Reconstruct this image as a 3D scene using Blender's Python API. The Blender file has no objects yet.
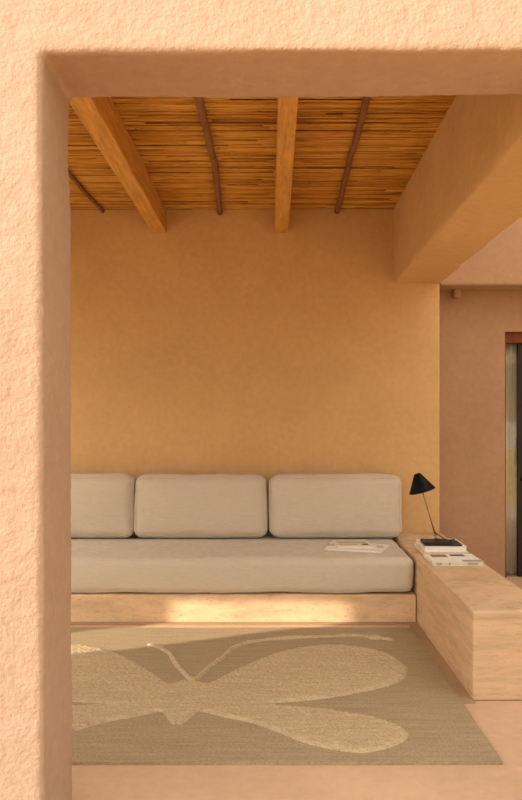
import bpy, bmesh, math, random
from mathutils import Vector, Matrix, noise
random.seed(7)
C = bpy.context.scene
R = math.radians

# ------------------------------------------------------------------ camera
F, H = 740.0, 1.30                       # focal length in pixels of an 800 px high frame, eye height
cam = bpy.data.cameras.new('camera'); camo = bpy.data.objects.new('camera', cam)
C.collection.objects.link(camo)
camo.location = (0, 0, H); camo.rotation_euler = (R(90), 0, 0)
cam.sensor_fit = 'AUTO'; cam.sensor_width = 36; cam.lens = 36 * F / 800
cam.shift_x = -4 / 800; cam.shift_y = 11 / 800
cam.clip_start = .05
C.camera = camo

# ------------------------------------------------------------------ sky, sun, exposure
SUN_EL, SX, SY = R(17), .922, .387
w = bpy.data.worlds.new('world'); C.world = w; w.use_nodes = True
nt = w.node_tree; nt.nodes.clear()
tcw = nt.nodes.new('ShaderNodeTexCoord'); sep = nt.nodes.new('ShaderNodeSeparateXYZ'); sky = nt.nodes.new('ShaderNodeValToRGB')
nt.links.new(tcw.outputs['Generated'], sep.inputs[0]); nt.links.new(sep.outputs[2], sky.inputs[0])
e = sky.color_ramp.elements                                   # bright hazy sky, paler at the horizon
e[0].position = 0; e[0].color = (.58, .50, .40, 1); e[1].position = 1; e[1].color = (1.0, .90, .76, 1)
x_ = e.new(.45); x_.color = (.95, .84, .69, 1)
dt = nt.nodes.new('ShaderNodeVectorMath'); dt.operation = 'DOT_PRODUCT'; nt.links.new(tcw.outputs['Generated'], dt.inputs[0])
dt.inputs[1].default_value = (-SX * math.cos(SUN_EL), -SY * math.cos(SUN_EL), math.sin(SUN_EL))
mx0 = nt.nodes.new('ShaderNodeMath'); mx0.operation = 'MAXIMUM'; mx0.inputs[1].default_value = 0; nt.links.new(dt.outputs['Value'], mx0.inputs[0])
pw = nt.nodes.new('ShaderNodeMath'); pw.operation = 'POWER'; pw.inputs[1].default_value = 2; nt.links.new(mx0.outputs[0], pw.inputs[0])
ma = nt.nodes.new('ShaderNodeMath'); ma.operation = 'MULTIPLY_ADD'; ma.inputs[1].default_value = 2.2; ma.inputs[2].default_value = 1.75; nt.links.new(pw.outputs[0], ma.inputs[0])
bg = nt.nodes.new('ShaderNodeBackground'); nt.links.new(ma.outputs[0], bg.inputs[1])      # brighter towards the low sun
out = nt.nodes.new('ShaderNodeOutputWorld')
nt.links.new(sky.outputs[0], bg.inputs[0]); nt.links.new(bg.outputs[0], out.inputs[0])
sl = bpy.data.lights.new('sun', 'SUN'); sl.energy = 7.0; sl.angle = R(.35); sl.color = (1, .86, .66)
so = bpy.data.objects.new('sun', sl); C.collection.objects.link(so)
so.rotation_euler = Vector((SX * math.cos(SUN_EL), SY * math.cos(SUN_EL), -math.sin(SUN_EL))).to_track_quat('-Z', 'Y').to_euler()
so.location = (-6, -3, 6)
C.view_settings.view_transform = 'Standard'; C.view_settings.look = 'None'
C.view_settings.gamma = 1; C.view_settings.use_curve_mapping = False
C.view_settings.exposure = -0.05

# ------------------------------------------------------------------ materials
def mat(name, rough=.9, spec=.2):
    m = bpy.data.materials.new(name); m.use_nodes = True
    b = m.node_tree.nodes['Principled BSDF']
    b.inputs['Roughness'].default_value = rough; b.inputs['Specular IOR Level'].default_value = spec
    return m, m.node_tree, b
def noise_node(t, scale, detail=4, rough=.6, stretch=None):
    tc = t.nodes.new('ShaderNodeTexCoord'); n = t.nodes.new('ShaderNodeTexNoise')
    n.inputs['Scale'].default_value = scale; n.inputs['Detail'].default_value = detail; n.inputs['Roughness'].default_value = rough
    src = tc.outputs['Object']
    if stretch:
        mp = t.nodes.new('ShaderNodeMapping'); mp.inputs['Scale'].default_value = stretch
        t.links.new(src, mp.inputs[0]); src = mp.outputs[0]
    t.links.new(src, n.inputs['Vector'])
    return n
def ramp(t, src, stops):
    r = t.nodes.new('ShaderNodeValToRGB'); e = r.color_ramp.elements
    while len(e) < len(stops): e.new(.5)
    for k, (p, c) in enumerate(stops): e[k].position = p; e[k].color = (*c, 1)
    t.links.new(src, r.inputs[0]); return r
def mixc(t, a, b, fac, mode='MIX'):
    m = t.nodes.new('ShaderNodeMix'); m.data_type = 'RGBA'; m.blend_type = mode
    if isinstance(fac, float): m.inputs[0].default_value = fac
    else: t.links.new(fac, m.inputs[0])
    for s, k in ((a, 6), (b, 7)):
        if isinstance(s, tuple): m.inputs[k].default_value = (*s, 1)
        else: t.links.new(s, m.inputs[k])
    return m.outputs[2]
def bump(t, b, heights):
    prev = None
    for src, st, dist in heights:
        n = t.nodes.new('ShaderNodeBump'); n.inputs['Strength'].default_value = st; n.inputs['Distance'].default_value = dist
        t.links.new(src, n.inputs['Height'])
        if prev: t.links.new(prev.outputs[0], n.inputs['Normal'])
        prev = n
    t.links.new(prev.outputs[0], b.inputs['Normal'])
def sc(c, k): return tuple(min(1, v * k) for v in c)

def plaster(name, c, coarse=.006, fine=.002, var=.10, strength=.6):
    m, t, b = mat(name, .95, .1)
    n1 = noise_node(t, 2.2, 5); n2 = noise_node(t, 22, 4); n3 = noise_node(t, 75, 3, .5); n4 = noise_node(t, 220, 2)
    r1 = ramp(t, n1.outputs[0], [(.3, sc(c, 1 - var)), (.7, sc(c, 1 + var))])
    r2 = ramp(t, n2.outputs[0], [(.3, (.90, .88, .86)), (.65, (1, 1, 1))])
    t.links.new(mixc(t, r1.outputs[0], r2.outputs[0], .8, 'MULTIPLY'), b.inputs['Base Color'])
    bump(t, b, [(n2.outputs[0], strength, coarse), (n3.outputs[0], strength, fine * 1.6), (n4.outputs[0], strength * .7, fine * .6)])
    return m
P_FRONT = plaster('clay_render', (.49, .36, .275), .002, .0036, .03, .6)
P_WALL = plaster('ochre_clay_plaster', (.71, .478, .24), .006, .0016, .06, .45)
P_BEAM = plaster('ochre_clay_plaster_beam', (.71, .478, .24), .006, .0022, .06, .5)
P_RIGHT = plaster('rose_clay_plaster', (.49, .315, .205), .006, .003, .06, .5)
P_FLOOR = plaster('clay_floor', (.69, .48, .335), .004, .0012, .08, .4)
P_EARTH = plaster('red_earth', (.52, .28, .075), .006, .002, .1, .4)  # unseen ground, its saturated orange put in to warm the bounced light
P_PALE = plaster('pale_limewash', (.82, .72, .56), .004, .002, .05, .4)  # pale tone given to added unseen walls and ground to bounce light
P_STRIP = plaster('clay_skirting', (.46, .325, .205), .004, .0012, .10, .4)  # darker than the floor, for the strip at the foot

def travertine(name, c, stretch=(1.2, 1.2, 9)):
    m, t, b = mat(name, .7, .25)
    n1 = noise_node(t, 2.5, 6, .65, stretch); n2 = noise_node(t, 9, 6, .7, stretch); n3 = noise_node(t, 60, 2, .5, (1, 1, 2.5)); n0 = noise_node(t, 2, 3)
    r1 = ramp(t, n1.outputs[0], [(.32, sc(c, .80)), (.5, c), (.68, sc(c, 1.12))])
    r2 = ramp(t, n2.outputs[0], [(.30, (.72, .60, .48)), (.48, (1, 1, 1)), (.7, (1, 1, 1))])
    r3 = ramp(t, n3.outputs[0], [(.26, (.45, .33, .22)), (.33, (1, 1, 1))])
    r0 = ramp(t, n0.outputs[0], [(.3, (.94, .88, .80)), (.7, (1, 1, 1))])
    col = mixc(t, r1.outputs[0], r2.outputs[0], .6, 'MULTIPLY'); col = mixc(t, col, r3.outputs[0], .8, 'MULTIPLY')
    t.links.new(mixc(t, col, r0.outputs[0], .9, 'MULTIPLY'), b.inputs['Base Color'])
    bump(t, b, [(r3.outputs[0], .5, .004), (n2.outputs[0], .25, .004)])
    return m
TRAV = travertine('travertine', (.72, .535, .36))
TRAV_V = travertine('travertine_plinth', (.84, .63, .42), (1.2, 1.2, 4))

def fabric(name, c):
    m, t, b = mat(name, .95, .1)
    b.inputs['Sheen Weight'].default_value = .15
    nx = noise_node(t, 60, 3, .6, (.35, .35, 9)); nz = noise_node(t, 60, 3, .6, (9, 9, .35)); nl = noise_node(t, 5, 4)
    r1 = ramp(t, nx.outputs[0], [(.3, sc(c, .90)), (.7, sc(c, 1.08))])
    r2 = ramp(t, nz.outputs[0], [(.3, (.92, .92, .92)), (.7, (1, 1, 1))])
    t.links.new(mixc(t, r1.outputs[0], r2.outputs[0], .8, 'MULTIPLY'), b.inputs['Base Color'])
    bump(t, b, [(nl.outputs[0], .55, .02), (nx.outputs[0], .25, .0015), (nz.outputs[0], .25, .0015)])
    return m
LINEN = fabric('natural_linen', (.685, .622, .53)); LINEN_P = fabric('linen_piping', (.64, .58, .49))

def wood(name, c, axis=(6, .5, 6), rough=.65):
    m, t, b = mat(name, rough, .25)
    n1 = noise_node(t, 6, 6, .6, axis); n2 = noise_node(t, 22, 4, .6, axis); n3 = noise_node(t, 3, 2, .5)
    r1 = ramp(t, n1.outputs[0], [(.3, sc(c, .72)), (.7, sc(c, 1.18))])
    r2 = ramp(t, n2.outputs[0], [(.35, (.78, .72, .66)), (.6, (1, 1, 1))])
    t.links.new(mixc(t, r1.outputs[0], r2.outputs[0], .6, 'MULTIPLY'), b.inputs['Base Color'])
    bump(t, b, [(n2.outputs[0], .3, .002)])
    return m
TIMBER = wood('pine_beam', (.72, .39, .10))
POLE = wood('bark_pole', (.30, .145, .07), (3, .8, 3), .85)
FRAME = wood('stained_frame', (.22, .065, .022), (6, 6, .5))

def reed():
    m, t, b = mat('reed_cane', .7, .25)
    g = t.nodes.new('ShaderNodeNewGeometry')
    r = ramp(t, g.outputs['Random Per Island'], [(0, (.36, .16, .03)), (.15, (.56, .28, .05)), (.55, (.70, .37, .065)), (1, (.80, .47, .11))])
    n = noise_node(t, 5, 4, .6, (1.2, 14, 1)); r2 = ramp(t, n.outputs[0], [(.3, (.55, .48, .42)), (.55, (1, 1, 1))])
    t.links.new(mixc(t, r.outputs[0], r2.outputs[0], .7, 'MULTIPLY'), b.inputs['Base Color'])
    return m
REED = reed()
ROOF, _t, _b = mat('dark_roof_board'); _b.inputs['Base Color'].default_value = (.10, .05, .025, 1)

def rugmat(name, c, loop):
    m, t, b = mat(name, 1, .05)
    n1 = noise_node(t, 8, 4, .6, (.5, 7, 1)); n2 = noise_node(t, 95, 3, .65); n3 = noise_node(t, 50, 3, .6, (.5, 3, 1))
    r1 = ramp(t, n1.outputs[0], [(.3, sc(c, .86)), (.7, sc(c, 1.10))])
    r2 = ramp(t, n2.outputs[0], [(.3, (.62, .59, .55)), (.6, (1.0, 1, 1))])
    t.links.new(mixc(t, r1.outputs[0], r2.outputs[0], .7, 'MULTIPLY'), b.inputs['Base Color'])
    bump(t, b, [(n3.outputs[0], .4, .004), (n2.outputs[0], .6, loop)])
    return m
RUG = rugmat('flat_woven_wool', (.46, .37, .245), .003); PILE = rugmat('cut_wool_pile', (.65, .53, .355), .012)

def plain(name, c, rough=.6, spec=.3, metal=0.0):
    m, t, b = mat(name, rough, spec)
    n = noise_node(t, 30, 3); r = ramp(t, n.outputs[0], [(.3, sc(c, .93)), (.7, sc(c, 1.05))])
    t.links.new(r.outputs[0], b.inputs['Base Color']); b.inputs['Metallic'].default_value = metal
    return m
BLACK = plain('black_lacquer', (.004, .004, .004), .45, .15); BLACKM = plain('black_metal', (.014, .013, .012), .45, .4)
CHROME = plain('steel_stem', (.32, .27, .21), .3, .5, 1.0)
PAPER = plain('white_paper', (.92, .90, .86)); CREAM = plain('cream_paper', (.88, .82, .66)); PAGES = plain('page_edges', (.72, .66, .55), .9)
INK = plain('grey_ink', (.42, .39, .34)); DARKINK = plain('dark_print', (.035, .035, .04)); PHOTO = plain('brown_print', (.34, .20, .12))
OCHRE = plain('ochre_print', (.62, .50, .25)); SHADEIN = plain('white_shade_lining', (.7, .66, .58))
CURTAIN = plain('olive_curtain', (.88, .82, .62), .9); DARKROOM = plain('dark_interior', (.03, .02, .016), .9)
BARK = wood('tree_bark', (.16, .11, .07), (3, 3, .8)); LEAF = plain('olive_leaves', (.10, .13, .055), .6)
def glass():
    m = bpy.data.materials.new('window_glass'); m.use_nodes = True; t = m.node_tree; t.nodes.clear()
    o_ = t.nodes.new('ShaderNodeOutputMaterial'); mx = t.nodes.new('ShaderNodeMixShader'); f = t.nodes.new('ShaderNodeFresnel'); f.inputs[0].default_value = 1.75
    a = t.nodes.new('ShaderNodeBsdfTransparent'); g = t.nodes.new('ShaderNodeBsdfGlossy'); g.inputs['Roughness'].default_value = .0
    t.links.new(f.outputs[0], mx.inputs[0]); t.links.new(a.outputs[0], mx.inputs[1]); t.links.new(g.outputs[0], mx.inputs[2]); t.links.new(mx.outputs[0], o_.inputs[0])
    return m
GLASS = glass()

# ------------------------------------------------------------------ helpers
def obj(name, bm, m, parent=None, smooth=False):
    me = bpy.data.meshes.new(name)
    bmesh.ops.recalc_face_normals(bm, faces=bm.faces)
    bm.to_mesh(me); bm.free(); me.materials.append(m)
    if smooth: me.polygons.foreach_set('use_smooth', [True] * len(me.polygons))
    o = bpy.data.objects.new(name, me); C.collection.objects.link(o)
    if parent: o.parent = parent
    return o
def tag(o, label, cat, group=None, kind=None):
    o['label'] = label; o['category'] = cat
    if group: o['group'] = group
    if kind: o['kind'] = kind
    return o
def thing(name, label, cat, loc=(0, 0, 0), rz=0, group=None):
    o = bpy.data.objects.new(name, None); C.collection.objects.link(o)
    o.location = loc; o.rotation_euler = (0, 0, rz); o.empty_display_size = .1
    return tag(o, label, cat, group)
def struct(o, label=None):
    o['kind'] = 'structure'
    if label: o['label'] = label
    return o
def box(bm, x0, x1, y0, y1, z0, z1, bev=0, seg=2):
    t = bmesh.new(); bmesh.ops.create_cube(t, size=1)
    for v in t.verts: v.co = Vector((x0 + (v.co.x + .5) * (x1 - x0), y0 + (v.co.y + .5) * (y1 - y0), z0 + (v.co.z + .5) * (z1 - z0)))
    if bev: bmesh.ops.bevel(t, geom=t.edges[:], offset=bev, segments=seg, affect='EDGES', profile=.5)
    me = bpy.data.meshes.new('t'); t.to_mesh(me); t.free(); bm.from_mesh(me); bpy.data.meshes.remove(me)
    return bm
def bx(*a, **k): return box(bmesh.new(), *a, **k)
def prism(pts, f0, f1):
    """pts: outline; f0/f1 map (a,b) to the two end faces"""
    bm = bmesh.new()
    A = [bm.verts.new(f0(*p)) for p in pts]; B = [bm.verts.new(f1(*p)) for p in pts]
    bm.faces.new(A); bm.faces.new(B[::-1]); n = len(pts)
    for i in range(n): bm.faces.new((A[i], A[(i + 1) % n], B[(i + 1) % n], B[i]))
    return bm
def tube(bm, pts, r, n=8, closed=False, cap=True):
    pts = [Vector(p) for p in pts]; rs = r if isinstance(r, (list, tuple)) else [r] * len(pts)
    rings = []; N = len(pts)
    up = None
    for i, p in enumerate(pts):
        d = (pts[(i + 1) % N] - pts[i - 1]) if closed else (pts[min(i + 1, N - 1)] - pts[max(i - 1, 0)])
        d.normalize()
        if up is None: up = Vector((0, 0, 1)) if abs(d.z) < .9 else Vector((1, 0, 0))
        s = d.cross(up).normalized(); up = s.cross(d).normalized()
        rings.append([bm.verts.new(p + (s * math.cos(a) + up * math.sin(a)) * rs[i]) for a in [2 * math.pi * k / n for k in range(n)]])
    for i in range(N if closed else N - 1):
        A, B = rings[i], rings[(i + 1) % N]
        for k in range(n): bm.faces.new((A[k], A[(k + 1) % n], B[(k + 1) % n], B[k]))
    if cap and not closed: bm.faces.new(rings[0][::-1]); bm.faces.new(rings[-1])
    return bm
def lathe(bm, prof, n=32):
    rings = []
    for r, z in prof:
        rings.append([bm.verts.new((r * math.cos(2 * math.pi * k / n), r * math.sin(2 * math.pi * k / n), z)) for k in range(n)])
    for A, B in zip(rings, rings[1:]):
        for k in range(n): bm.faces.new((A[k], A[(k + 1) % n], B[(k + 1) % n], B[k]))
    return rings
def rough(o, voxel, amps, seed=0):
    """soften and roughen a solid like hand-laid clay"""
    m = o.modifiers.new('remesh', 'REMESH'); m.mode = 'VOXEL'; m.voxel_size = voxel; m.use_smooth_shade = True
    s = o.modifiers.new('soften', 'SMOOTH'); s.iterations = 2; s.factor = .5
    for k, (scale, st) in enumerate(amps):
        t = bpy.data.textures.new('clay_%d' % k, 'CLOUDS'); t.noise_scale = scale; t.noise_depth = 2
        d = o.modifiers.new('clay', 'DISPLACE'); d.texture = t; d.strength = st; d.mid_level = .5; d.texture_coords = 'LOCAL'

# ------------------------------------------------------------------ the setting
DW = 5.45; ZC = 2.785
struct(obj('ground', bx(-12, 12, -14, 6.6, -.3, -.03), P_EARTH))
struct(obj('floor', bx(-3.6, 5, .9, 6.3, -.2, 0), P_FLOOR), 'smooth pinkish clay floor running out from under the rug')

o = obj('wall_front', prism([(-2.4, -.05), (-2.1, -.05), (-2.1, 2.284), (-1.15, 2.284), (-1.15, -.05), (-.609, -.05), (-.617, 2.288), (.90, 2.300), (.90, -.05), (1.30, -.05), (1.30, 3.5), (-2.4, 3.5)],
        lambda a, b: (a, 2.04, b), lambda a, b: (a, 2.35, b)), P_FRONT)
rough(o, .011, [(.35, .012), (.05, .003), (.014, .006)]); struct(o, 'rough sunlit clay front wall framing the porch opening')

struct(obj('wall_back', bx(-2.4, 1.288, DW, DW + .45, -.05, ZC + .02, bev=.012), P_WALL), 'ochre clay back wall above the sofa cushions')
# the porch is open at its left end: clay beam there, unseen wall added further off, its gap shaping the sun strip
struct(obj('side_beam', bx(-2.4, -2.1, 2.30, 5.5, 2.30, 3.2, bev=.02), P_BEAM))
struct(obj('wall_left', prism([(-.5, -.1), (1.255, -.1), (1.255, 2.72), (1.84, 2.27), (1.84, -.1), (9, -.1), (9, 3.95), (-.5, 3.95)],
        lambda a, b: (-7.3, a, b), lambda a, b: (-7.0, a, b)), P_PALE))
struct(obj('courtyard_floor', bx(-7.0, -3.6, -.4, 6.3, -.2, -.005), P_PALE))  # pale unseen ground added to bounce light into the porch
# unseen wall added on the right to hold back skylight
struct(obj('wall_courtyard', bx(3.10, 3.40, 2.9, 6.2, -.05, 3.0), P_PALE))
# thick plaster beam carried by back wall and front wall, with an unseen parapet added above to block sun
o = obj('beam', prism([(2.2, 2.238), (5.50, 2.238), (5.50, 3.5), (2.2, 3.5)], lambda a, b: (.946 - .024 * (DW - a), a, b), lambda a, b: (1.296 - .028 * (DW - a), a, b)), P_BEAM)
rough(o, .02, [(.5, .012), (.06, .004)]); struct(o, 'thick clay plastered beam running from front opening to back wall')
# wall right of the beam: upper part flush with the back wall, lower part set back, with a door
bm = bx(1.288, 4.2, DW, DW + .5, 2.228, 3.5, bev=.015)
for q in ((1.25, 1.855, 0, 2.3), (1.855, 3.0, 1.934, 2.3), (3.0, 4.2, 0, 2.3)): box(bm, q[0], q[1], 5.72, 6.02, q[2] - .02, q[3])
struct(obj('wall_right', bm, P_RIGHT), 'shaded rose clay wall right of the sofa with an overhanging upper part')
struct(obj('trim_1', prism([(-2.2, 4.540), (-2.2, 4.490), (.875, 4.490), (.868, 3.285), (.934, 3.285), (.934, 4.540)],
       lambda a, b: (a, b, -.01), lambda a, b: (a, b, .007)), P_STRIP), 'dark clay strip along the foot of plinth and bench')

# reed ceiling
bm = bmesh.new(); y = 2.33
while y < 5.56:
    x = -2.15 + random.uniform(-.1, .1); rr = random.uniform(.0045, .0068)
    while x < .98:
        L = random.uniform(.5, 2.2); x1 = min(x + L, 1.02)
        if x1 - x > .05:
            zz = ZC + random.uniform(0, .010); dy = random.uniform(-.004, .004)
            if random.random() < .03: x = x1; continue
            k = 5; pts = [(x + (x1 - x) * i / k, y + dy * i / k + random.uniform(-.0015, .0015), zz + random.uniform(-.002, .002)) for i in range(k + 1)]
            tube(bm, pts, rr * random.uniform(.85, 1.1), 6)
        x = x1 + random.uniform(-.01, .012)
    y += rr * 1.75
    if random.random() < .04: y += .006
ce = struct(obj('ceiling', bm, REED, smooth=True), 'ceiling of golden split reeds laid across the roof beams')
obj('roof_board', bx(-2.3, 1.25, 2.2, 5.9, ZC + .022, ZC + .20), ROOF, ce)

# sliding door in the right wall
d = bpy.data.objects.new('door_1', None); C.collection.objects.link(d); struct(d, 'glazed door in a dark wood frame behind the bench'); d.location = (1.855, 5.80, 0)
def rel(*a): return bx(a[0] - 1.855, a[1] - 1.855, a[2] - 5.80, a[3] - 5.80, a[4], a[5], bev=.003)
fb = rel(1.855, 3.0, 5.76, 5.88, 1.83, 1.934); obj('door_header', fb, FRAME, d)
obj('door_jamb', rel(1.855, 1.875, 5.76, 5.88, 0, 1.83), FRAME, d); obj('door_jamb', rel(2.98, 3.0, 5.76, 5.88, 0, 1.83), FRAME, d)
obj('door_rail', rel(1.995, 2.98, 5.80, 5.84, .75, .78), FRAME, d); obj('door_stile', rel(1.985, 2.02, 5.80, 5.84, 0, 1.83), BLACKM, d)
obj('pane', rel(1.875, 2.98, 5.818, 5.824, .0, 1.73), GLASS, d)
bm = bmesh.new(); n = 40; rows = []
for i in range(n + 1):
    px = 1.872 + .135 * i / n; rows.append([(px - 1.855, 5.875 - 5.80 + .012 * math.sin(i / n * 6 * math.pi), z) for z in (.01, 1.9)])
vs = [[bm.verts.new(p) for p in r] for r in rows]
for a, b in zip(vs, vs[1:]): bm.faces.new((a[0], b[0], b[1], a[1]))
cu = obj('curtain', bm, CURTAIN, d, smooth=True); so_ = cu.modifiers.new('thick', 'SOLIDIFY'); so_.thickness = .003
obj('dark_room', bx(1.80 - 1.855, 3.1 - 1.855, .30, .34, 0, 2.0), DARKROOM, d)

# ------------------------------------------------------------------ roof timbers
def roof_beam(label, near, far, z0=2.61, y0=2.33):
    (a0, a1), (b0, b1) = near, far
    pts = [(a0, z0), (a1, z0), (a1, ZC - .004), (a0, ZC - .004)]
    f = lambda a, b: (a, y0, b)
    def g(a, b): return (b0 if abs(a - a0) < 1e-6 else b1, DW + .02, b)
    bm = prism(pts, f, g)
    bmesh.ops.bevel(bm, geom=bm.edges[:], offset=.004, segments=1, affect='EDGES')
    return tag(obj('roof_beam', bm, TIMBER), label, 'beam', 'squared timber roof beams', 'thing')
roof_beam('squared pine roof beam at left, its dark right side in view', (-.835, -.728), (-.828, -.724))
roof_beam('squared pine roof beam above the middle cushion, pale underside facing down', (.052, .130), (.0707, .1716))
roof_beam('squared pine roof beam hidden behind the front wall', (-1.70, -1.595), (-1.70, -1.595))
def roof_pole(label, pts, r):
    P = []
    for i in range(25):
        t = i / 24 * (len(pts) - 1); k = min(int(t), len(pts) - 2); u = t - k
        p = Vector(pts[k]).lerp(Vector(pts[k + 1]), u)
        P.append(p + Vector((noise.noise(p * 3) * .007, 0, noise.noise(p * 4 + Vector((9, 0, 0))) * .003)))
    R_ = [r * (1 + .18 * noise.noise(p * 9)) for p in P]
    return tag(obj('roof_pole', tube(bmesh.new(), P, R_, 10), POLE, smooth=True), label, 'pole', 'thin roof poles under the reeds', 'thing')
roof_pole('thin dark round pole under reeds between the two timber beams', [(-.345, 2.34, 2.768), (-.31, 3.5, 2.768), (-.30, 4.4, 2.766), (-.331, 5.47, 2.762)], .020)
roof_pole('thin dark round pole under reeds beside the thick clay beam', [(.46, 2.34, 2.768), (.477, 3.5, 2.768), (.50, 4.5, 2.768), (.529, 5.47, 2.768)], .018)
roof_pole('thin dark round pole under reeds at far left, mostly hidden', [(-1.25, 2.34, 2.77), (-1.22, 4.5, 2.77), (-1.195, 5.47, 2.77)], .013)

# small clay stub under the ledge
bm = bx(1.44, 1.50, 5.63, 5.73, 2.165, 2.24, bev=.012, seg=3)
tag(obj('wall_bracket', bm, P_RIGHT, smooth=True), 'small clay stub under the ledge of the right wall', 'bracket', kind='thing')

# ------------------------------------------------------------------ plinth and bench
def slab(name, x0, x1, y0, y1, z0, z1, m, label, cat, r=.012):
    bm = bx(x0, x1, y0, y1, z0, z1, bev=r, seg=3)
    bmesh.ops.subdivide_edges(bm, edges=[e for e in bm.edges if e.calc_length() > .15], cuts=14, use_grid_fill=True)
    for v in bm.verts:
        if v.co.z > z0 + .02: nv = noise.noise_vector(v.co * 3); v.co += Vector((nv.x * .0025, nv.y * .0025, nv.z * .0006))
    return tag(obj(name, bm, m, smooth=True), label, cat)
slab('sofa_plinth', -1.86, .926, 4.537, 5.448, .001, .171, TRAV_V, 'low built-in travertine plinth under the long seat cushion', 'plinth', .006)
slab('side_bench', .932, 1.295, 3.317, 5.445, .001, .403, TRAV, 'long travertine side bench holding the lamp and books', 'bench', .008)

# ------------------------------------------------------------------ cushions
def cushion(name, label, cat, size, r, bulge, loc, tilt=0, seed=0, pipes=(), group=None, n=30, lim=(.003, .012)):
    hx, hy, hz = [s / 2 for s in size]; off = Vector((seed * 7.3, seed * 3.1, seed))
    def surf(a, b, c):
        P = Vector((a * hx, b * hy, c * hz)); I = Vector((max(-hx + r, min(hx - r, P.x)), max(-hy + r, min(hy - r, P.y)), max(-hz + r, min(hz - r, P.z))))
        dv = P - I; nrm = dv.normalized() if dv.length > 1e-7 else Vector((0, 0, 0)); Q = I + nrm * r
        Q.x += nrm.x * bulge[0] * (1 - b * b) * (1 - c * c)
        Q.y += nrm.y * bulge[1] * (1 - a ** 4) * (1 - c * c)
        Q.z += nrm.z * bulge[2] * (1 - a ** 4) * (1 - b * b)
        Q = Q + nrm * (noise.noise(Q * 4 + off) * .011 + noise.noise(Q * 13 + off) * .005) + noise.noise_vector(Q * 2.5 + off) * .007
        Q.z = max(-hz, min(hz + lim[1], Q.z)); Q.x = max(-hx - lim[0], min(hx + lim[0], Q.x))
        return Q
    T = [math.sin((i / n - .5) * math.pi) for i in range(n + 1)]
    bm = bmesh.new(); cache = {}
    def V(a, b, c):
        k = (round(a, 6), round(b, 6), round(c, 6))
        if k not in cache: cache[k] = bm.verts.new(surf(a, b, c))
        return cache[k]
    for i in range(n):
        for j in range(n):
            for s in (-1, 1):
                q = [(T[i], T[j]), (T[i + 1], T[j]), (T[i + 1], T[j + 1]), (T[i], T[j + 1])]
                bm.faces.new([V(s, u, v) for u, v in q]); bm.faces.new([V(u, s, v) for u, v in q]); bm.faces.new([V(u, v, s) for u, v in q])
    t = thing(name, label, cat, loc, 0, group); t.rotation_euler = (tilt, 0, 0)
    obj('cover', bm, LINEN, t, smooth=True)
    for ax, s in pipes:
        loop = []
        seq = [(u, -1) for u in T[:-1]] + [(1, v) for v in T[:-1]] + [(u, 1) for u in T[:0:-1]] + [(-1, v) for v in T[:0:-1]]
        for u, v in seq: loop.append(surf(*((s, u, v) if ax == 0 else (u, s, v) if ax == 1 else (u, v, s))))
        obj('piping', tube(bmesh.new(), loop, .0042, 6, closed=True), LINEN_P, t, smooth=True)
    return t
cushion('seat_cushion', 'long beige linen seat cushion on the low plinth', 'cushion', (2.776, .862, .222), .05, (.0, .008, .006), (-.467, 4.972, .2845), 0, 1, ((2, -1),), n=44, lim=(.0, .003))
for k, (x0, x1, lab) in enumerate(((-1.845, -.926, 'beige linen back cushion at left, cut off by the front wall'),
                                   (-.920, .014, 'beige linen back cushion in the middle of the sofa'),
                                   (.028, .966, 'beige linen back cushion nearest the black lamp'))):
    t = cushion('back_cushion', lab, 'cushion', (x1 - x0, .20, .436), .062, (.010, .026, .012), ((x0 + x1) / 2, 5.275, .623), R(-3), 3 + k, ((1, -1), (1, 1)), 'beige linen back cushions')
    if k == 2:
        obj('zip_tab', bx(.438, .452, -.075, -.045, .135, .165, bev=.002), LINEN_P, t)['label'] = 'small zip tab at the cushion corner'

# ------------------------------------------------------------------ rug
RX0, RX1, RY0, RY1 = -1.60, .872, 2.717, 4.405
CX = -.362
def fl(px, py):
    D = F * H / (py - 411.0); return ((px - 265.0) * D / F, D)
upper = [(178, 690), (193, 684), (208, 687), (228, 677), (250, 667), (281, 655), (318, 648.5), (354, 649.5), (385, 656), (403.5, 667), (407, 673.5), (396, 685), (354, 696), (302, 703), (250, 706.5), (215, 709), (178, 711)]
lower = [(178, 700), (215, 706.5), (250, 707.5), (302, 710.5), (354, 717), (390, 726), (407, 736), (401, 745), (380, 752.5), (354, 755), (312, 747.5), (276, 734), (250, 725), (224, 719.5), (201, 714), (190, 720), (184, 724.7), (178, 724.7)]
antR = [(193, 684), (211, 668), (225, 658), (232, 650.5), (248, 644.5), (270, 641.5), (300, 639.5), (353, 637.6), (375, 639.5), (391, 642)]
antL = [(193, 684), (178, 668), (170, 655.5), (161, 650), (150, 647)]
def smooth_poly(P):
    out_ = []
    n_ = len(P)
    for i in range(n_):
        p0, p1, p2, p3 = [Vector(P[(i + k) % n_]) for k in (-1, 0, 1, 2)]
        for u in (0, .25, .5, .75):
            out_.append(tuple(.5 * ((2 * p1) + (p2 - p0) * u + (2 * p0 - 5 * p1 + 4 * p2 - p3) * u * u + (3 * p1 - p0 - 3 * p2 + p3) * u ** 3)))
    return out_
def seg_d(x, y, a, b):
    dx, dy = b[0] - a[0], b[1] - a[1]; t = max(0, min(1, ((x - a[0]) * dx + (y - a[1]) * dy) / (dx * dx + dy * dy + 1e-12)))
    return math.hypot(x - a[0] - t * dx, y - a[1] - t * dy)
def poly_sd(x, y, P):
    ins = False; dm = 9
    for i in range(len(P)):
        a, b = P[i - 1], P[i]
        if (a[1] > y) != (b[1] > y) and x < (b[0] - a[0]) * (y - a[1]) / (b[1] - a[1]) + a[0]: ins = not ins
        dm = min(dm, seg_d(x, y, a, b))
    return dm if ins else -dm
UP = smooth_poly([fl(*p) for p in upper]); LO = smooth_poly([fl(*p) for p in lower]); AR = [fl(*p) for p in antR]; AL = [fl(*p) for p in antL]
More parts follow.
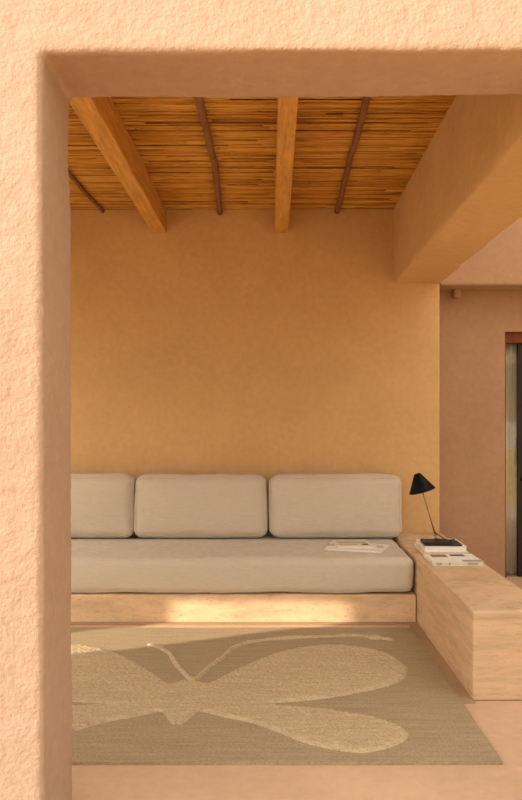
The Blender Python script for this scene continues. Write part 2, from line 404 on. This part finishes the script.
def bbox(P, m=.02): return (min(p[0] for p in P) - m, max(p[0] for p in P) + m, min(p[1] for p in P) - m, max(p[1] for p in P) + m)
BB = [bbox(UP), bbox(LO), bbox(AR, .05), bbox(AL, .03)]
def inb(x, y, b): return b[0] < x < b[1] and b[2] < y < b[3]
def motif(x, y):
    s = -1
    for xx in (x, 2 * CX - x):
        if inb(xx, y, BB[0]): s = max(s, poly_sd(xx, y, UP))
        if inb(xx, y, BB[1]): s = max(s, poly_sd(xx, y, LO))
    if inb(x, y, BB[2]): s = max(s, max(.011 - min(seg_d(x, y, a, b) for a, b in zip(AR, AR[1:])), .034 - seg_d(x, y, AR[-2], AR[-2])))
    if inb(x, y, BB[3]): s = max(s, .012 - min(seg_d(x, y, a, b) for a, b in zip(AL, AL[1:])))
    return s
rug = thing('rug', 'sand coloured wool rug with raised butterfly before the sofa', 'rug', (0, 0, 0))
bm = bmesh.new(); nx, ny = 90, 60; top = {}
for i in range(nx + 1):
    for j in range(ny + 1):
        x = RX0 + (RX1 - RX0) * i / nx; y = RY0 + (RY1 - RY0) * j / ny
        ex = noise.noise(Vector((x * 3, y * 3, 0))) * .004
        top[i, j] = bm.verts.new((x + (ex if i == nx else 0), y + (ex if j in (0, ny) else 0), .011 + noise.noise(Vector((x * 4, y * 4, 2))) * .0012))
for i in range(nx):
    for j in range(ny): bm.faces.new((top[i, j], top[i + 1, j], top[i + 1, j + 1], top[i, j + 1]))
edge = [e for e in bm.edges if e.is_boundary]
ext = bmesh.ops.extrude_edge_only(bm, edges=edge)
for v in [g for g in ext['geom'] if isinstance(g, bmesh.types.BMVert)]: v.co.z = .0005
obj('rug_base', bm, RUG, rug, smooth=False)
bm = bmesh.new(); st = .006; vals = {}; vv = {}
NX, NY = int((RX1 - RX0) / st), int((RY1 - RY0) / st)
for i in range(NX):
    for j in range(NY):
        x, y = RX0 + st * i, RY0 + st * j
        s = motif(x, y) + noise.noise(Vector((x * 30, y * 30, 5))) * .0025
        if s > -.011: vals[i, j] = s
def mv(i, j):
    if (i, j) not in vv:
        x, y = RX0 + st * i, RY0 + st * j; s = vals[i, j]
        h = .006 + .017 * max(0, min(1, (s + .008) / .018)) ** .6
        if s > 0: h += noise.noise(Vector((x * 45, y * 45, 0))) * .003 + noise.noise(Vector((x * 70, y * 70, 3))) * .004 + noise.noise(Vector((x * 12, y * 12, 0))) * .0015
        vv[i, j] = bm.verts.new((x, y, h))
    return vv[i, j]
for (i, j) in list(vals):
    q = [(i, j), (i + 1, j), (i + 1, j + 1), (i, j + 1)]
    if all(k in vals for k in q): bm.faces.new([mv(*k) for k in q])
obj('butterfly_motif', bm, PILE, rug, smooth=True)['label'] = 'paler raised pile butterfly on the rug'

# ------------------------------------------------------------------ books, magazine, lamp on the bench
def book(name, label, cat, x0, x1, y0, y1, z, h, cover, pages, rz=0, soft=False, group=None):
    cx, cy = (x0 + x1) / 2, (y0 + y1) / 2; hw, hd = (x1 - x0) / 2, (y1 - y0) / 2
    t = thing(name, label, cat, (cx, cy, z), rz, group); c = .0015 if soft else .003
    bm = bx(-hw, hw, -hd, hd, 0, c, bev=.0006); box(bm, -hw, hw, -hd, hd, h - c, h, bev=.0006); box(bm, -hw, -hw + c, -hd, hd, c, h - c)
    obj('cover', bm, cover, t)
    obj('page_block', bx(-hw + c, hw - .004, -hd + (.001 if soft else .004), hd - .004, c, h - c), pages, t)
    return t, hw, hd, h
ZB = .4035
book('book', 'thick cream book at the bottom of the stack under lamp', 'book', .985, 1.255, 4.565, 4.865, ZB, .026, CREAM, PAGES, .01)
book('book', 'white hardback book under the black notebook and lamp', 'book', .99, 1.25, 4.570, 4.850, ZB + .0265, .032, PAPER, PAPER, -.02)
tn, hw, hd, h = book('notebook', 'thin black notebook lying under the lamp base', 'notebook', .998, 1.228, 4.585, 4.76, ZB + .059, .008, DARKINK, DARKINK, -.04, True)
tm, hw, hd, h = book('magazine', 'white picture magazine on the bench in front of lamp', 'magazine', .972, 1.268, 4.285, 4.535, ZB, .022, PAPER, PAGES, .015, True)
def decal(parent, name, m, x0, x1, y0, y1, z): return obj(name, bx(x0, x1, y0, y1, z, z + .0006), m, parent)
decal(tm, 'cover_picture', PHOTO, -hw + .03, -hw + .125, .02, .10, h)
decal(tm, 'cover_picture', DARKINK, -hw + .15, -hw + .235, .05, .10, h)
decal(tm, 'cover_picture', INK, .03, hw - .004, -hd + .004, -hd + .06, h)
for a_, b_ in ((.02, .05), (.09, .10), (.20, .26)): obj('spine_print', bx(-hw + a_, -hw + b_, -hd - .0006, -hd + .0005, .004, .018), INK, tm)

lz = ZB + .0675
lamp = thing('table_lamp', 'small black table lamp with tilted cone shade on stacked books', 'lamp', (1.078, 4.655, lz))
def L(x, y, z): return (x - 1.078, y - 4.655, z - lz)
obj('base', bx(-.088, .080, -.065, .065, 0, .015, bev=.003), BLACKM, lamp)
ax = Vector((-.286, 0, .958)).normalized(); pb = Vector((.004, .0, .015))
obj('stem', tube(bmesh.new(), [pb, pb + ax * .43], .0042, 10), CHROME, lamp, smooth=True)
obj('joint', tube(bmesh.new(), [pb - ax * .004, pb + ax * .035], .009, 12), CHROME, lamp, smooth=True)
bm = bmesh.new(); S0 = .325
lathe(bm, [(.084, 0), (.0835, .002), (.021, .110), (.018, .113), (.0005, .114), (.0005, .111), (.017, .110), (.0815, .001), (.084, 0)], 40)
q = Vector((0, 0, 1)).rotation_difference(ax).to_matrix().to_4x4()
bm.transform(Matrix.Translation(pb + ax * S0) @ q)
obj('lamp_shade', bm, BLACK, lamp, smooth=True)
bm = bmesh.new(); lathe(bm, [(.0005, .030), (.012, .028), (.021, .045), (.016, .065), (.012, .085), (.012, .108)], 20)
bm.transform(Matrix.Translation(pb + ax * S0) @ q); obj('bulb', bm, SHADEIN, lamp, smooth=True)
bm = bmesh.new(); cp = [pb + ax * .06, pb + Vector((.008, .03, .036)), pb + Vector((.036, .055, .016)), pb + Vector((.065, .072, -.003)), pb + Vector((.095, .085, -.0115)), pb + Vector((.12, .095, -.0115)), pb + Vector((.14, .10, -.0115))]
P = []
for i in range(len(cp) - 1):
    p0, p1, p2, p3 = cp[max(i - 1, 0)], cp[i], cp[i + 1], cp[min(i + 2, len(cp) - 1)]
    for u in (0, .2, .4, .6, .8): P.append(.5 * ((2 * p1) + (p2 - p0) * u + (2 * p0 - 5 * p1 + 4 * p2 - p3) * u * u + (3 * p1 - p0 - 3 * p2 + p3) * u ** 3))
obj('cord', tube(bm, P, .003, 8), BLACKM, lamp, smooth=True)

# ------------------------------------------------------------------ newspapers on the seat
def sheet(name, label, pts, z, h, m, lines, cat='newspaper', group=None):
    cx = sum(p[0] for p in pts) / len(pts); cy = sum(p[1] for p in pts) / len(pts)
    t = thing(name, label, cat, (cx, cy, z), 0, group)
    bm = bmesh.new(); rings = []
    for k, (zz, s) in enumerate(((0, 1), (h * .3, .985), (h * .5, 1), (h * .8, .985), (h, 1))):
        rings.append([bm.verts.new(((p[0] - cx) * s, (p[1] - cy) * s, zz)) for p in pts])
    for A, B in zip(rings, rings[1:]):
        for k in range(len(A)): bm.faces.new((A[k], A[(k + 1) % len(A)], B[(k + 1) % len(A)], B[k]))
    bm.faces.new(rings[0][::-1]); bm.faces.new(rings[-1])
    obj('folded_pages', bm, m, t)
    for (x0, x1, y0, y1, mm, nm) in lines: obj(nm, bx(x0, x1, y0, y1, h, h + .0008), mm, t)
    return t
ZS = .3985
rows = [(-.17, -.09, -.10 + .022 * k, -.092 + .022 * k, INK, 'text_lines') for k in range(8)]
def textblock(x0, x1, y0, y1, n):
    return [(x0, x1, y0 + (y1 - y0) * k / n, y0 + (y1 - y0) * (k + .45) / n, INK, 'text_line') for k in range(n)]
sheet('newspaper', 'larger folded newspaper lying underneath on the beige seat cushion',
      [(.385, 4.79), (.56, 4.745), (.735, 4.70), (.835, 4.93), (.70, 5.0), (.46, 5.08), (.42, 4.92)], ZS, .010, PAPER, textblock(-.17, -.12, .02, .09, 3) + textblock(.15, .19, -.06, .03, 3))
sheet('newspaper', 'smaller folded newspaper on top, with ochre headline strip',
      [(.47, 4.80), (.70, 4.80), (.69, 5.06), (.46, 5.05)], ZS + .011, .012, CREAM,
      [(-.09, .03, -.075, -.045, OCHRE, 'headline_strip'), (.06, .10, -.075, -.03, DARKINK, 'small_picture')] + textblock(-.10, .10, -.02, .09, 5))

# ------------------------------------------------------------------ added pillar and garden tree outside, behind and beside the viewpoint
o = obj('garden_pillar', prism([(-1.75, 1.0), (-1.4, 1.0), (-1.4, 1.714), (-1.75, 1.567)], lambda a, b: (a, b, -.05), lambda a, b: (a, b, 1.9)), P_FRONT); tag(o, 'free-standing clay pillar outside the porch', 'pillar', kind='structure')  # added out of view, back edge along the sun, shades the front floor
def tree(x, y, h, label, seed):
    rnd = random.Random(seed); t = thing('garden_tree', label, 'tree', (x, y, 0), 0, 'garden trees')
    tr = bmesh.new(); tube(tr, [(0, 0, -.05), (.05, 0, h * .3), (-.05, .1, h * .55), (.1, 0, h * .8)], [.14, .11, .08, .04], 10)
    for k in range(9):
        a = rnd.uniform(0, 6.28); z0 = h * rnd.uniform(.35, .7); tube(tr, [(0, 0, z0), (math.cos(a) * h * .13, math.sin(a) * h * .13, z0 + h * .1), (math.cos(a) * h * .26, math.sin(a) * h * .26, z0 + h * .22)], [.05, .03, .012], 6)
    obj('trunk', tr, BARK, t, smooth=True)
    bm = bmesh.new()
    for k in range(5200):
        while 1:
            v = Vector((rnd.uniform(-1, 1), rnd.uniform(-1, 1), rnd.uniform(-1, 1)))
            if v.length < 1 and noise.noise(v * 2.4 + Vector((seed, 0, 0))) > -.12: break
        c = Vector((v.x * h * .36, v.y * h * .36, h * .66 + v.z * h * .33)); n1 = Vector((rnd.gauss(0, 1), rnd.gauss(0, 1), rnd.gauss(0, 1))).normalized(); s = n1.orthogonal().normalized() * .035; l = n1 * .09
        bm.faces.new([bm.verts.new(c - l), bm.verts.new(c + s), bm.verts.new(c + l), bm.verts.new(c - s)])
    obj('foliage', bm, LEAF, t)
tree(6.4, -7.0, 2.9, 'olive tree outside, mirrored in the door glass', 1)
